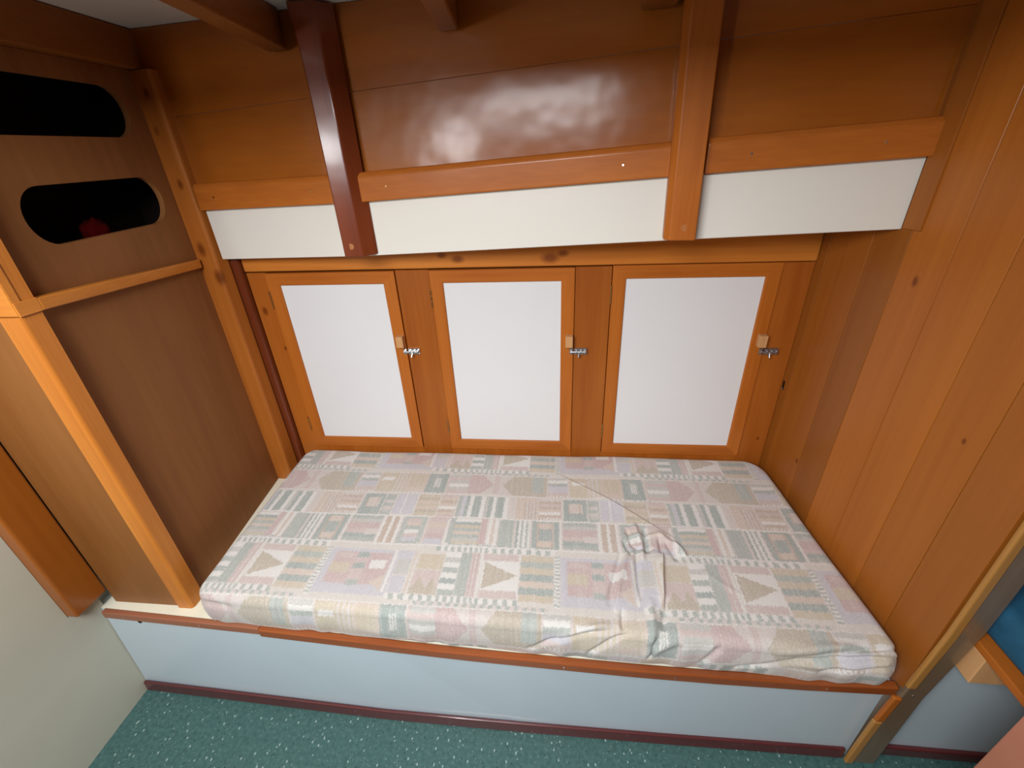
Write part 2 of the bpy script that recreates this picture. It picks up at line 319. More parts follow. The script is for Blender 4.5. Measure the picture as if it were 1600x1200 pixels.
# ------------------------------------------------------------------ mattress
def mattress():
    L_, W_, r, e, H = 1.845, .735, .050, .026, .110
    z_top = .4775
    BL, BR, FR, FL = (-1.066,1.407), (.752,1.407), (.808,.667), (-1.056,.716)
    step = .0024
    na, nb = int((L_+2*H)/step), int((W_+2*H)/step)
    a = np.linspace(-H, L_+H, na); b = np.linspace(-H, W_+H, nb)
    A, B = np.meshgrid(a, b)
    def warp(A, B):
        s = A/L_; t = B/W_
        X = (1-s)*(1-t)*FL[0]+s*(1-t)*FR[0]+s*t*BR[0]+(1-s)*t*BL[0]
        Y = (1-s)*(1-t)*FL[1]+s*(1-t)*FR[1]+s*t*BR[1]+(1-s)*t*BL[1]
        return X, Y
    rr = r + 0.03*np.clip((A/L_-.8)*5,0,1)*(B > W_/2)
    e_in = e
    cx = np.clip(A, e_in+rr-e_in*0, L_-rr); cy = np.clip(B, rr, W_-rr)
    dx, dy = A-cx, B-cy; D = np.hypot(dx, dy); nx = np.where(D > 1e-9, dx/np.maximum(D,1e-9), 0); ny = np.where(D > 1e-9, dy/np.maximum(D,1e-9), 0)
    d = D - (rr - e)                                          # distance past the start of the rounding
    d = np.maximum(d, 0)
    dmax = e*math.pi/2 + (H - e)
    keep = d <= dmax + step*1.2
    d = np.minimum(d, dmax)
    ang = np.minimum(d/e, math.pi/2); down = np.maximum(d - e*math.pi/2, 0)
    out = np.where(D > rr-e, (rr-e) + e*np.sin(ang), D)
    bulge = .006*np.sin(np.clip(down/(H-e),0,1)*math.pi)
    PA = cx + nx*(out+bulge); PB = cy + ny*(out+bulge)
    Z = z_top - e*(1-np.cos(ang)) - down
    X, Y = warp(PA, PB)
    FX, FY = warp(A, B)                                       # cloth coordinates, continuing down the sides
    # normals of the plain shape
    nz = np.cos(ang); nh = np.sin(ang)
    # folds pulled into the loose cover
    def seg(P, Q):
        P, Q = np.array(P), np.array(Q); v = Q-P; Ls = np.hypot(*v); v = v/Ls
        t = (FX-P[0])*v[0] + (FY-P[1])*v[1]; sd = (FX-P[0])*v[1] - (FY-P[1])*v[0]
        return t/Ls, sd, Ls
    Hh = np.zeros_like(FX)
    def ends(t, f=.18): return np.clip(np.minimum(t, 1-t)/f + .0, 0, 1)**.7*(t > 0)*(t < 1)
    def fold(P, Q, amp, wd, bend=0.0, f=.25):
        nonlocal Hh
        t, sd, Ls = seg(P, Q); tt = np.clip(t, 0, 1); sd = sd - bend*np.sin(tt*math.pi)
        Hh += 1.25*amp*ends(t, f)*np.exp(-(sd/wd)**2)
    def tuck(P, Q, amp, w_soft, w_hard, side=1, bend=0.0, f=.3):
        nonlocal Hh
        t, sd, Ls = seg(P, Q); tt = np.clip(t, 0, 1); sd = side*(sd - bend*np.sin(tt*math.pi))
        Hh += 1.25*amp*ends(t, f)*np.where(sd > 0, np.exp(-sd/w_soft), np.exp(sd/w_hard))
    tuck((.00,1.285), (.365,.985), .0085, .045, .0022, 1, -.006, .5)
    fold((.30,1.02), (.375,.93), .006, .010)
    tuck((.310,.945), (.277,.755), .0135, .026, .0024, 1, .002, .18)
    tuck((.215,.960), (.150,.745), .0105, .020, .0030, -1, .003, .25)
    fold((.196,.950), (.135,.760), -.006, .007, .004)
    fold((.235,.960), (.222,.780), -.006, .007, .003)
    fold((.270,1.03), (.262,.93), -.008, .008)
    fold((.215,1.03), (.225,.95), -.006, .007); fold((.24,1.05), (.25,.97), .006, .008)
    fold((.325,.99), (.345,.91), -.006, .009); fold((.20,1.00), (.33,1.01), .005, .007, .006)
    fold((.290,.80), (.262,.700), -.007, .008); fold((.25,.79), (.235,.66), .006, .010)
    fold((.170,.755), (.165,.690), -.006, .006)
    for P, Q, am, wd, bd in (((.16,.700),(-.08,.618),-.008,.008,.012), ((.185,.695),(.08,.605),-.008,.007,.008), ((.14,.710),(.0,.66),.006,.010,.006),
                             ((.25,.690),(.235,.610),-.008,.006,.0), ((.30,.680),(.22,.62),.006,.012,.006), ((.40,.68),(.36,.60),-.005,.008,.0),
                             ((.83,.700),(.56,.655),-.007,.007,.006), ((.82,.672),(.50,.625),-.009,.007,.012), ((.83,.645),(.62,.618),-.008,.007,.004),
                             ((.72,.690),(.52,.668),.006,.010,.004), ((.78,.655),(.58,.640),.006,.009,.0), ((.52,.625),(.44,.600),-.006,.007,.0),
                             ((-1.05,.705),(-.90,.690),-.004,.010,.0), ((-.55,.66),(-.35,.60),.003,.02,.0)):
        fold(P, Q, am, wd, bd)
    fold((.40,.89), (.50,.80), .0012, .008, .004); fold((.255,.985), (.245,.90), .006, .007); fold((.20,.985), (.215,.92), -.007, .006)
    fold((.31,1.00), (.305,.93), -.009, .006); fold((.345,.985), (.372,.925), .007, .006); fold((.225,.955), (.29,.955), -.006, .005, .006)
    rng = np.random.RandomState(3)
    lowf = sum(np.sin(FX*fx + FY*fy + ph)*am for fx, fy, ph, am in ((9,4,0,.0014),(4,13,1.2,.0012),(17,-8,2.1,.0006),(23,11,.5,.0004)))
    Hh += lowf + .0022*np.sin(FX*46+2.2*np.sin(FX*19))*np.clip((.70-FY)/.05,0,1)
    # plan direction of the outward normal after the warp
    X2, Y2 = warp(PA + nx*.001, PB + ny*.001); ux, uy = (X2-X)/.001, (Y2-Y)/.001
    X += ux*nh*Hh; Y += uy*nh*Hh; Z += nz*Hh + .004*np.sin(np.clip(A/L_,0,1)*math.pi)*np.sin(np.clip(B/W_,0,1)*math.pi)*(d <= 0)
    base_z = ZT + .0042
    Z = np.maximum(Z, base_z)
    X = np.minimum(X, rb(0)*0 + (0.767 + (1.418-Y)*0.0882) - .004)
    # lower hem of the cover droops unevenly in front
    # ---- the woven pattern: a tile painted once and repeated over the cloth
    TW, TH, res = .6985, .535, .0008
    nu, nv = int(round(TW/res)), int(round(TH/res))
    cols = dict(cream=(226,219,212), pink=(212,186,184), rose=(203,168,170), teal=(160,175,170), dteal=(138,160,158), ochre=(208,190,160),
                olive=(186,170,146), lav=(203,201,216), peach=(219,196,180), white=(243,241,238), brown=(196,168,148), gray=(196,196,192), pale=(220,208,204))
    cl = {k: np.array(srgb(*v)[:3]) for k, v in cols.items()}
    cl = {k: (v*.62 + cl['cream']*.38)*np.array((.80,.80,.79)) for k, v in cl.items()}
    T = np.empty((nv, nu, 3)); T[:] = cl['cream']
    row = {'shift': 0.0, 'map': None}
    def R(u0, u1, v0, v1, c):
        if row['map']: u0, u1 = [float(np.interp(u % 1.0 if u < .6985 else u-.6985, *row['map'])) + (0 if u < .6985 else .6985) for u in (u0, u1)]
        u0, u1 = u0+row['shift'], u1+row['shift']
        j0, j1 = int(round(v0/res)), int(round(v1/res)); i0, i1 = int(round(u0/res)), int(round(u1/res))
        for i in range(i0, i1):
            T[max(j0,0):min(j1,nv), i % nu] = cl[c]
    def hs(u0, u1, v0, v1, cs):                               # horizontal stripes, front to back
        n = len(cs)
        for k, c in enumerate(cs): R(u0, u1, lerp(k/n,v0,v1), lerp((k+1)/n,v0,v1), c)
    def vs(u0, u1, v0, v1, cs):
        n = len(cs)
        for k, c in enumerate(cs): R(lerp(k/n,u0,u1), lerp((k+1)/n,u0,u1), v0, v1, c)
    def tri(u0, u1, v0, v1, c, flip=False):
        for i in range(int(u0/res), int(u1/res)):
            f = (i*res-u0)/(u1-u0); f = 1-f if flip else f
            mid = (v0+v1)/2; h = (v1-v0)/2*(1-f); R(i*res, (i+1)*res, mid-h, mid+h, c)
    def teeth(u0, u1, v0, v1, n, c1, c2):
        vs(u0, u1, v0, v1, [c1, c2]*n)
    # row A
    a0, a1 = .020, .163
    row['map'] = ([0,.105,.187,.19,.206,.208,.282,.284,.318,.324,.372,.395,.400,.444,.455,.533,.537,.592,.594,.640,.6405,.680,.686,.6985],
                  [0,.109,.204,.207,.222,.224,.302,.313,.347,.36,.41,.424,.439,.485,.502,.581,.583,.629,.630,.662,.664,.687,.690,.6985])
    R(0, .105, a0, a1, 'pale'); R(0,.1,a0,a0+.022,'pink'); R(0,.1,a1-.022,a1,'pink'); R(0,.102,a0+.024,a1-.024,'white'); tri(.006,.098,a0+.028,a1-.028,'olive'); R(.1,.104,a0,a1,'white')
    hs(.106,.187,a0-.006,a1,['ochre','dteal','peach','dteal','ochre','teal','ochre'])
    for k in range(14): R(.190,.206,lerp(k/14,0,.165),lerp((k+.5)/14,0,.165),'white'); R(.190,.206,lerp((k+.5)/14,0,.165),lerp((k+1)/14,0,.165),'teal')
    R(.208,.40,a0-.012,a1,'lav'); R(.226,.39,a0+.02,a1-.012,'rose'); R(.226,.282,a0+.055,a0+.09,'ochre'); R(.232,.28,a1-.035,a1-.016,'pink')
    hs(.284,.318,a0+.015,a1-.012,['teal','pink','pink','dteal','pink','dteal']); R(.324,.372,a0+.075,a0+.105,'white'); tri(.34,.39,a0,a0+.06,'peach',True); R(.395,.398,a0,a1,'white')
    R(.400,.444,a0+.06,a1,'gray'); R(.400,.444,a1-.03,a1,'lav'); R(.402,.442,a0,a0+.055,'lav'); R(.446,.45,a0,a1,'peach')
    R(.455,.533,a0+.08,a1-.01,'ochre'); R(.455,.533,a0,a0+.078,'pink'); R(.455,.533,a0,a0+.022,'olive'); 
    for k in range(2):
        for i in range(32):
            h = .034*(1-abs(i-16)/16); R(.462+k*.036+i*.001, .463+k*.036+i*.001, a0+.02, a0+.02+h, 'olive')
    hs(.537,.592,a0,a1,['teal','white','dteal','white','teal','white','gray','white'])
    R(.594,.640,a0,a1,'teal'); R(.640,.680,a0,a1,'pink'); vs(.648,.672,a0,a1,['rose','pale','rose']); R(.686,.692,a0,a1,'white')
    teeth(.40,.6985+.105,0,.018,16,'white','teal'); teeth(.5,.6985+.19,.166,.184,16,'teal','white'); R(0,TW,.184,.188,'white')
    # row D
    row['map'] = None; row['shift'] = .085
    b0, b1 = .190, .300
    R(0,TW,b0,b1,'pale'); vs(.0,.045,b0,b1,['dteal','white','teal','white','teal','white'])
    R(.05,.135,b0,b1,'dteal'); R(.066,.118,b0+.006,b1-.006,'brown'); hs(.072,.112,b0+.008,b1-.008,['peach','dteal','dteal','peach']); R(.138,.142,b0,b1,'white')
    hs(.146,.252,b0+.004,b1,['teal','dteal','pink','rose','rose','gray','teal']); R(.21,.252,b0+.03,b0+.055,'pale')
    vs(.256,.318,b0,b1,['white','brown','brown','white','brown','brown','white'])
    R(.324,.402,b0,b1,'teal'); hs(.340,.386,b0+.01,b1-.008,['lav','pink','white','teal','peach','pink']); R(.41,.47,b0,b1,'pink'); hs(.412,.47,b0,b1,['lav','rose','pink','peach','pink'])
    R(.475,.479,b0,b1,'white'); R(.484,.50,b0,b1,'teal'); hs(.500,.590,b0+.004,b1-.004,['ochre','gray','teal','peach','teal','ochre','dteal','white']); R(.584,.604,b0,b1,'rose'); vs(.61,.64,b0,b1,['white','peach','white'])
    R(.645,.69,b0,b1,'teal')
    teeth(.48,.64,b0-.002,b0+.006,22,'white','dteal')
    # row C
    row['shift'] = .075
    c0, c1 = .306, .408
    R(0,TW,.300,.306,'white'); R(0,TW,c0,c1,'cream')
    R(.0,.072,c0,c1,'peach'); vs(.03,.070,c0,c1-.02,['brown','pale','brown','pale','brown','pale','brown'])
    R(.075,.152,c0+.012,c1,'pink'); hs(.078,.15,c0+.012,c1,['brown','white','peach','brown','pink','brown','pale']); teeth(.078,.15,c0,c0+.010,7,'brown','white')
    R(.160,.236,c0,c1-.004,'dteal'); vs(.176,.222,c0+.035,c1-.022,['brown','pale','peach','pale','peach','pale','brown','pale'])
    R(.24,.275,c0,c1-.006,'teal'); hs(.245,.272,c0+.01,c1-.02,['gray','pale','teal','pale','teal']); R(.28,.352,c0+.006,c1-.004,'lav'); R(.31,.314,c0+.006,c1-.004,'white')
    hs(.358,.432,c0,c1-.004,['ochre','olive','peach','ochre','peach','olive','ochre']); hs(.438,.495,c0-.01,c1,['rose','peach','brown','white','peach','brown','peach','pink'])
    vs(.50,.672,c0,c1-.004,['teal','lav','dteal','white','dteal','dteal','white','gray','dteal','white','dteal','dteal','white']); R(.676,.695,c0,c1,'pale')
    # row B
    row['shift'] = .095
    d0, d1 = .416, .520
    R(0,TW,.408,.416,'pale'); R(0,TW,d0,d1,'pale')
    R(.0,.082,d0,d1,'olive'); R(.03,.07,d0+.02,d1,'teal'); hs(.086,.155,d0+.008,d1,['pink','lav','lav','teal','white','gray']); teeth(.086,.155,d0-.004,d0+.006,6,'brown','white')
    R(.162,.235,d0,d1,'ochre'); R(.17,.215,d1-.045,d1-.025,'white'); vs(.225,.27,d0,d1,['pale','ochre','pale','ochre','pale','ochre'])
    R(.272,.345,d0+.006,d1,'peach'); R(.28,.335,d0+.03,d1-.01,'ochre'); R(.345,.418,d0,d1,'dteal'); vs(.37,.396,d0+.03,d1-.025,['teal','white','teal','white','teal','white','teal'])
    R(.425,.545,d0,d1,'pink'); hs(.428,.50,d0,d1,['pink','gray','white','gray','pink','gray']); R(.5,.545,d0,d1,'rose'); tri(.545,.59,d0-.002,d1,'rose'); 
    R(.592,.61,d0,d1,'pink'); tri(.612,.645,d0,d1,'pale',True); tri(.622,.660,d0,d1,'olive',True); R(.66,.6985,d0,d1,'olive')
    teeth(.28,.44,.409,.416,10,'olive','white'); R(0,TW,.521,.535,'cream'); teeth(.43,.6985+.10,.523,.534,16,'teal','pale')
    row['shift'] = 0.0
    for vv in (.187,.303,.412,.5205): R(0, TW, vv-.0014, vv+.0014, 'white')
    U = np.mod(FX + .913, TW); V = np.mod(FY - .742, TH)
    # slow wobble of the weave, so that edges are not ruler straight
    U = np.mod(U + .0005*np.sin(FY*260) + .0005*np.sin(FY*910+FX*90), TW); V = np.mod(V + .0005*np.sin(FX*300+1) + .0006*np.sin(FX*920), TH)
    rag = np.random.RandomState(5); U = np.mod(U + rag.normal(0, .0011, FX.shape), TW); V = np.mod(V + np.repeat(rag.normal(0, .0011, (1, FX.shape[1])), FX.shape[0], 0) + rag.normal(0, .0008, FX.shape), TH)
    col = T[np.minimum((V/res).astype(int), nv-1), np.minimum((U/res).astype(int), nu-1)]
    thread = rng.rand(*FX.shape)
    vert = np.repeat(rng.rand(1, FX.shape[1]), FX.shape[0], 0)
    th = np.clip(.5*thread + .5*vert, 0, 1)
    k = (np.clip(th-.45, 0, 1)*1.1)[..., None]
    col = col*(1-k*.75) + cl['white']*k*.75
    col = col*(.93 + .10*thread[..., None])
    # ---- mesh
    idx = -np.ones(X.shape, int); kf = keep[:-1,:-1] & keep[1:,:-1] & keep[:-1,1:] & keep[1:,1:]
    used = np.zeros(X.shape, bool); used[:-1,:-1] |= kf; used[1:,:-1] |= kf; used[:-1,1:] |= kf; used[1:,1:] |= kf
    idx[used] = np.arange(used.sum())
    co = np.stack([X[used], Y[used], Z[used]], 1); cc = np.c_[col[used], np.ones(used.sum())]
    q = np.stack([idx[:-1,:-1][kf], idx[:-1,1:][kf], idx[1:,1:][kf], idx[1:,:-1][kf]], 1)
    org = np.array([-.15, 1.05, base_z])
    me = bpy.data.meshes.new('mattress')
    me.vertices.add(len(co)); me.vertices.foreach_set('co', (co-org).astype(np.float32).ravel())
    me.loops.add(q.size); me.loops.foreach_set('vertex_index', q.astype(np.int32).ravel())
    me.polygons.add(len(q)); me.polygons.foreach_set('loop_start', np.arange(0, q.size, 4, dtype=np.int32))
    me.polygons.foreach_set('loop_total', np.full(len(q), 4, np.int32)); me.polygons.foreach_set('use_smooth', np.ones(len(q), bool))
    me.update(calc_edges=True)
    ca = me.color_attributes.new('weave', 'FLOAT_COLOR', 'POINT'); ca.data.foreach_set('color', cc.astype(np.float32).ravel())
    mt, nt, b_ = new_mat('woven_pastel_patchwork'); N = nt.nodes; L = nt.links
    at = N.new('ShaderNodeAttribute'); at.attribute_name = 'weave'; L.new(at.outputs['Color'], b_.inputs['Base Color'])
    b_.inputs['Roughness'].default_value = .85; b_.inputs['Specular IOR Level'].default_value = .25
    b_.inputs['Sheen Weight'].default_value = .15
    tc = N.new('ShaderNodeTexCoord'); nz_ = N.new('ShaderNodeTexNoise'); nz_.inputs['Scale'].default_value = 420; L.new(tc.outputs['Object'], nz_.inputs['Vector'])
    bp = N.new('ShaderNodeBump'); bp.inputs['Strength'].default_value = .25; bp.inputs['Distance'].default_value = .001
    L.new(nz_.outputs['Fac'], bp.inputs['Height']); L.new(bp.outputs['Normal'], b_.inputs['Normal'])
    me.materials.append(mt)
    o = bpy.data.objects.new('mattress', me); C.objects.link(o); o.location = org
    return tag(o, 'single berth mattress in a pastel patchwork cover, rumpled near its front edge', 'mattress')
mattress()

# ------------------------------------------------------------------ locker behind the berth, three doors
YL = 1.42
lk = thing('locker', 'built-in varnished locker front with three white-panelled doors behind the mattress', 'locker', (-.15, 1.43, ZT))
m_ = MB()
DO = [(-1.000,-.545,.487,1.203), (-.426,.049,.487,1.203), (.168,.673,.482,1.207)]
g = .0018
m_.box(-1.072, DO[0][0]-g, YL, YL+.018, ZT+.001, 1.204, bevel=.0015, seg=1, tint=-.15)
m_.box(DO[0][1]+g, DO[1][0]-g, YL, YL+.018, ZT+.001, 1.204, bevel=.0015, seg=1, tint=-.22)
m_.box(DO[1][1]+g, DO[2][0]-g, YL, YL+.018, ZT+.001, 1.204, bevel=.0015, seg=1, tint=-.25)
m_.box(DO[2][1]+g, .766, YL, YL+.018, ZT+.001, 1.206, bevel=.0015, seg=1, tint=-.18)
for d in DO: m_.box(d[0]-g, d[1]+g, YL, YL+.018, ZT+.001, d[2]-g, bevel=.0015, seg=1, tint=-.1)
m_.build('face_frame', W['frame_z'], lk)
m_ = MB(); m_.sweep([[(x,YL-.005,1.2085),(x,YL+.018,1.2085),(x,YL+.018,zb(x)-.001),(x,YL-.005,zb(x)-.001)] for x in (-1.072,-.57,0,.35,.766)], bevel=.005, seg=3)
m_.build('top_rail', W['toprail_x'], lk)
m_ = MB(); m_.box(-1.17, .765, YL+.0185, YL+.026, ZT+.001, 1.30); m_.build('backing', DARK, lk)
m_ = MB()
m_.box(-1.115, -1.074, YL-.022, YL+.018, ZT+.001, 1.262, bevel=.010, seg=4); m_.box(-1.172, -1.115, YL-.006, YL+.018, ZT+.001, 1.262, bevel=.003)
for f_ in m_.bm.faces: f_[m_.tl] = -.35  # darker tint puts the corner's shade into the moulding's colour
m_.build('corner_moulding', W['mahogany_z'], lk, label='corner moulding beside the left door, coloured darker for the shade there')
def make_door(d, metal, label):
    x0, x1, z0, z1 = d; fw = .043; yo, yi = YL-.0065, YL+.012
    q = MB()
    o4 = [(x0,z0),(x1,z0),(x1,z1),(x0,z1)]; i4 = [(x0+fw,z0+fw),(x1-fw,z0+fw),(x1-fw,z1-fw),(x0+fw,z1-fw)]
    for k in range(4):
        a, b = o4[k], o4[(k+1) % 4]; c, e = i4[(k+1) % 4], i4[k]
        q.hexa([(a[0],yi,a[1]),(b[0],yi,b[1]),(c[0],yi,c[1]),(e[0],yi,e[1]),(a[0],yo,a[1]),(b[0],yo,b[1]),(c[0],yo,c[1]),(e[0],yo,e[1])],
               bevel=.0045, seg=3, tint=(.0,.06,.05,.02)[k], edges=[(6,7)], mi=k % 2)
    # hairline at the mitres comes from tiny chamfers
    door = q.build('door', W['cedar_x'], lk, origin=(x0, YL, z0), label=label); door.data.materials.append(W['cedar_z'])
    q = MB(); q.box(x0+fw-.004, x1-fw+.004, YL-.0005, YL+.006, z0+fw-.004, z1-fw+.004); q.build('door_panel', LAMINATE, door, label='white laminate panel')
    kx = x1 - .013
    q = MB(); q.box(kx-.0135, kx+.0115, yo-.022, yo+.0005, .936, .977, bevel=.0015, seg=1); q.build('knob', W['raw_x'], door, label='pale wooden block knob')
    for hz in (z0+.075, z1-.125):
        q = MB(); q.box(x0-.0040, x0-.0004, yo-.0012, yo+.006, hz, hz+.062); 
        for s in range(3): q.cyl((x0-.002, yo-.0015, hz+.0205*s+.001), (x0-.002, yo-.0015, hz+.0205*s+.0195), .0028, 10)
        q.build('hinge', BRASS, door, label='small brass hinge')
    bx = x1 - .012; bz = .914
    q = MB()
    q.box(bx, bx+.013, yo-.0018, yo+.0003, bz-.011, bz+.011, bevel=.0006, seg=1)                      # keeper plate on the door
    q.box(bx+.003, bx+.010, yo-.009, yo-.001, bz-.006, bz+.006, bevel=.002)                       # keeper loop
    q.box(bx+.017, bx+.060, YL-.0085, YL+.0005, bz-.011, bz+.011, bevel=.0006, seg=1)             # plate on the stile
    for s in (.020, .036, .050): q.box(bx+s, bx+s+.008, YL-.016, YL-.007, bz-.007, bz+.007, bevel=.0025)
    q.cyl((bx+.001, YL-.0125, bz), (bx+.058, YL-.0125, bz), .0038, 12, bevel=.001)
    for s in (.0185, .057):
        for zz in (-.0085, .0085): q.cyl((bx+s+.001, YL-.0098, bz+zz), (bx+s+.001, YL-.008, bz+zz), .0014, 8)
    bolt = q.build('barrel_bolt', metal, lk, origin=(bx, YL, bz), label='small metal barrel bolt')
    q = MB(); q.cyl((bx+.0325, YL-.013, bz-.003), (bx+.0315, YL-.021, bz-.017), .0028, 10, .0034); q.build('bolt_knob', metal, bolt)
    return door
make_door(DO[0], CHROME, 'leftmost locker door'); make_door(DO[1], ZINC, 'middle locker door'); make_door(DO[2], ZINC, 'rightmost locker door')
m_ = MB()                                                     # a small latch hole in the planks beside the right door
hy = 1.412; hx = rb(hy)
m_.hexa([(hx-.0012,hy-.005,.772),(hx-.0012,hy+.004,.770),(hx+.002,hy+.004,.770),(hx+.002,hy-.005,.772),(hx-.0012,hy-.004,.803),(hx-.0012,hy+.005,.806),(hx+.002,hy+.005,.806),(hx+.002,hy-.004,.803)], bevel=.001)
lt = m_.build('latch_hole', HOLE); tag(lt, 'small black latch slot in the planked bulkhead right of the doors', 'latch')
m_ = MB(); m_.cyl((hx-.003, hy-.001, .772), (hx-.0015, hy-.001, .780), .0015, 8); m_.build('latch_tongue', CHROME, lt, label='bright metal tongue')

# ------------------------------------------------------------------ shelf along the hull
sh = thing('hull_shelf', 'white painted shelf front running along the hull above the locker doors', 'shelf', (-.15, 1.26, 1.29))
xs2 = [-1.092,-.85,-.6,-.3,0,.3,.55,.7885]
m_ = MB(); m_.sweep([[(x, yf(x), zb(x)), (x, yf(x)+.0115, zb(x)), (x, yf(x)+.0115, zb(x)+.222), (x, yf(x), zb(x)+.222)] for x in xs2], bevel=.0015, seg=1)
m_.build('fascia', WHITE, sh)
m_ = MB(); m_.sweep([[(x, yf(x)+.012, zb(x)+.001), (x, 1.412, zb(x)+.001), (x, 1.412, zb(x)+.018), (x, yf(x)+.012, zb(x)+.018)] for x in [-1.092,-.6,-.3,0,.3,.55,.766]])
m_.build('shelf_board', W['cedar_x'], sh)
def rail(xa, xb, label, screws):
    r = thing('shelf_rail', label, 'rail', (xa, yf(xa), zb(xa)+.15), 'varnished rail lengths on the hull shelf')
    k = np.linspace(xa, xb, 6); q = MB()
    q.sweep([[(x, yf(x)-.020, zb(x)+.151), (x, yf(x)-.0006, zb(x)+.151), (x, yf(x)-.0006, zb(x)+.226), (x, yf(x)-.012, zb(x)+.226), (x, yf(x)-.020, zb(x)+.214)] for x in k], bevel=.004, seg=3)
    q.build('rail_board', W['rail_x'], r)
    for x, mt in screws: screw(x, yf(x)-.0205, zb(x)+.186, (-.1,-1,.1), r, .0035, mt)
rail(-1.094, -.628, 'short orange-brown shelf rail left of the dark mahogany rib', [(-1.03, BRASS), (-.70, BRASS)])
rail(-.553, .262, 'long orange-brown shelf rail between the two hull ribs', [(-.47, BRASS), (.15, CHROME)])
rail(.336, .7885, 'orange-brown shelf rail right of the orange hull rib', [(.43, CHROME), (.69, CHROME)])

# ------------------------------------------------------------------ hull ribs
def rib(label, sect, mat, plug_x, bev):
    zs_ = sorted(sect); z0 = zs_[0]
    fl = sect[z0][0]
    r = thing('hull_rib', label, 'rib', (fl[0], fl[1], z0), 'upright ribs against the hull')
    q = MB(); q.sweep([[(x, y, z) for x, y in sect[z]] for z in zs_], bevel=bev, seg=3)
    q.build('upright', mat, r)
    q = MB(); yy = (sect[z0][0][1]+sect[z0][1][1])*.5 if len(sect[z0]) == 4 else (sect[z0][1][1]+sect[z0][2][1])*.5
    q.cyl((plug_x, yy-.0006, z0+.03), (plug_x, yy+.004, z0+.03), .0085, 18); q.build('plug', PLUG, r, label='round wooden plug')
h_ = lambda x: yf(x) - .0008
def sec1(dx, dz):
    return [(-.623+dx, 1.256), (-.568+dx*.3, 1.2605), (-.536, h_(-.536)), (-.624+dx, h_(-.624))]
rib('dark mahogany hull rib, left of the two uprights, over the white shelf front', {1.284: sec1(0,0), 1.70: sec1(0,0), 1.79: sec1(-.002,0), 1.866: sec1(-.010,0)}, W['mahogany_z'], -.598, .004)
def sec2(dx):
    return [(.258+dx, 1.178), (.270+dx, 1.162), (.330+dx, 1.156), (.340+dx, h_(.340)), (.262+dx, h_(.262))]
rib('orange varnished hull rib, right of the two uprights, over the white shelf front', {1.327: sec2(0), 1.866: sec2(-.013)}, W['rail_z'], .302, .0025)

# ------------------------------------------------------------------ deck beams
def beam(label, far, near, wd, mat=None):
    (xa, ya, za), (xb, yb, zb_) = far, near
    b = thing('deck_beam', label, 'beam', (xa, ya, za), 'beams under the white deckhead')
    q = MB(); top = ZC-.0008
    q.hexa([(xa,ya,za),(xa+wd,ya-.006,za),(xb+wd,yb,zb_),(xb,yb,zb_),(xa,ya,top),(xa+wd,ya-.006,top),(xb+wd,yb,top),(xb,yb,top)], bevel=.005, seg=2)
    q.build('timber', mat or W['beam_y'], b)
beam('varnished deck beam ending beside the dark mahogany rib', (-.738,1.320,1.785), (-.635,.525,1.800), .054)
beam('short deck beam ending on the hull boards between the ribs', (-.284,1.272,1.790), (-.215,.525,1.80), .049)
beam('deck beam ending just left of the orange rib, barely in view', (.168,1.222,1.790), (.115,.525,1.80), .070)
b = thing('shade_carlin', 'unseen carlin added fore and aft under the deckhead to shade the upper hull', 'beam', (0,.49,1.732))  # added out of view, keeps hatch light off the upper hull boards
q = MB(); q.box(-1.353, 1.895, .462, .520, 1.732, ZC-.0008, bevel=.005); q.build('timber', W['hull_x'], b)
b = thing('deck_beam', 'deep deck beam along the top of the slotted plywood bulkhead', 'beam', (-1.13,.80,1.775), 'beams under the white deckhead')
q = MB(); fo = .030
q.hexa([(bh(.76)-.015,.76,1.776),(bh(.76)+fo,.76,1.776),(bh(1.37)+fo,1.385,1.776),(bh(1.37)-.015,1.385,1.776),
        (bh(.76)-.015,.76,ZC-.001),(bh(.76)+fo,.76,ZC-.001),(bh(1.37)+fo,1.385,ZC-.001),(bh(1.37)-.015,1.385,ZC-.001)], bevel=.004)
q.build('timber', W['beam_y'], b)

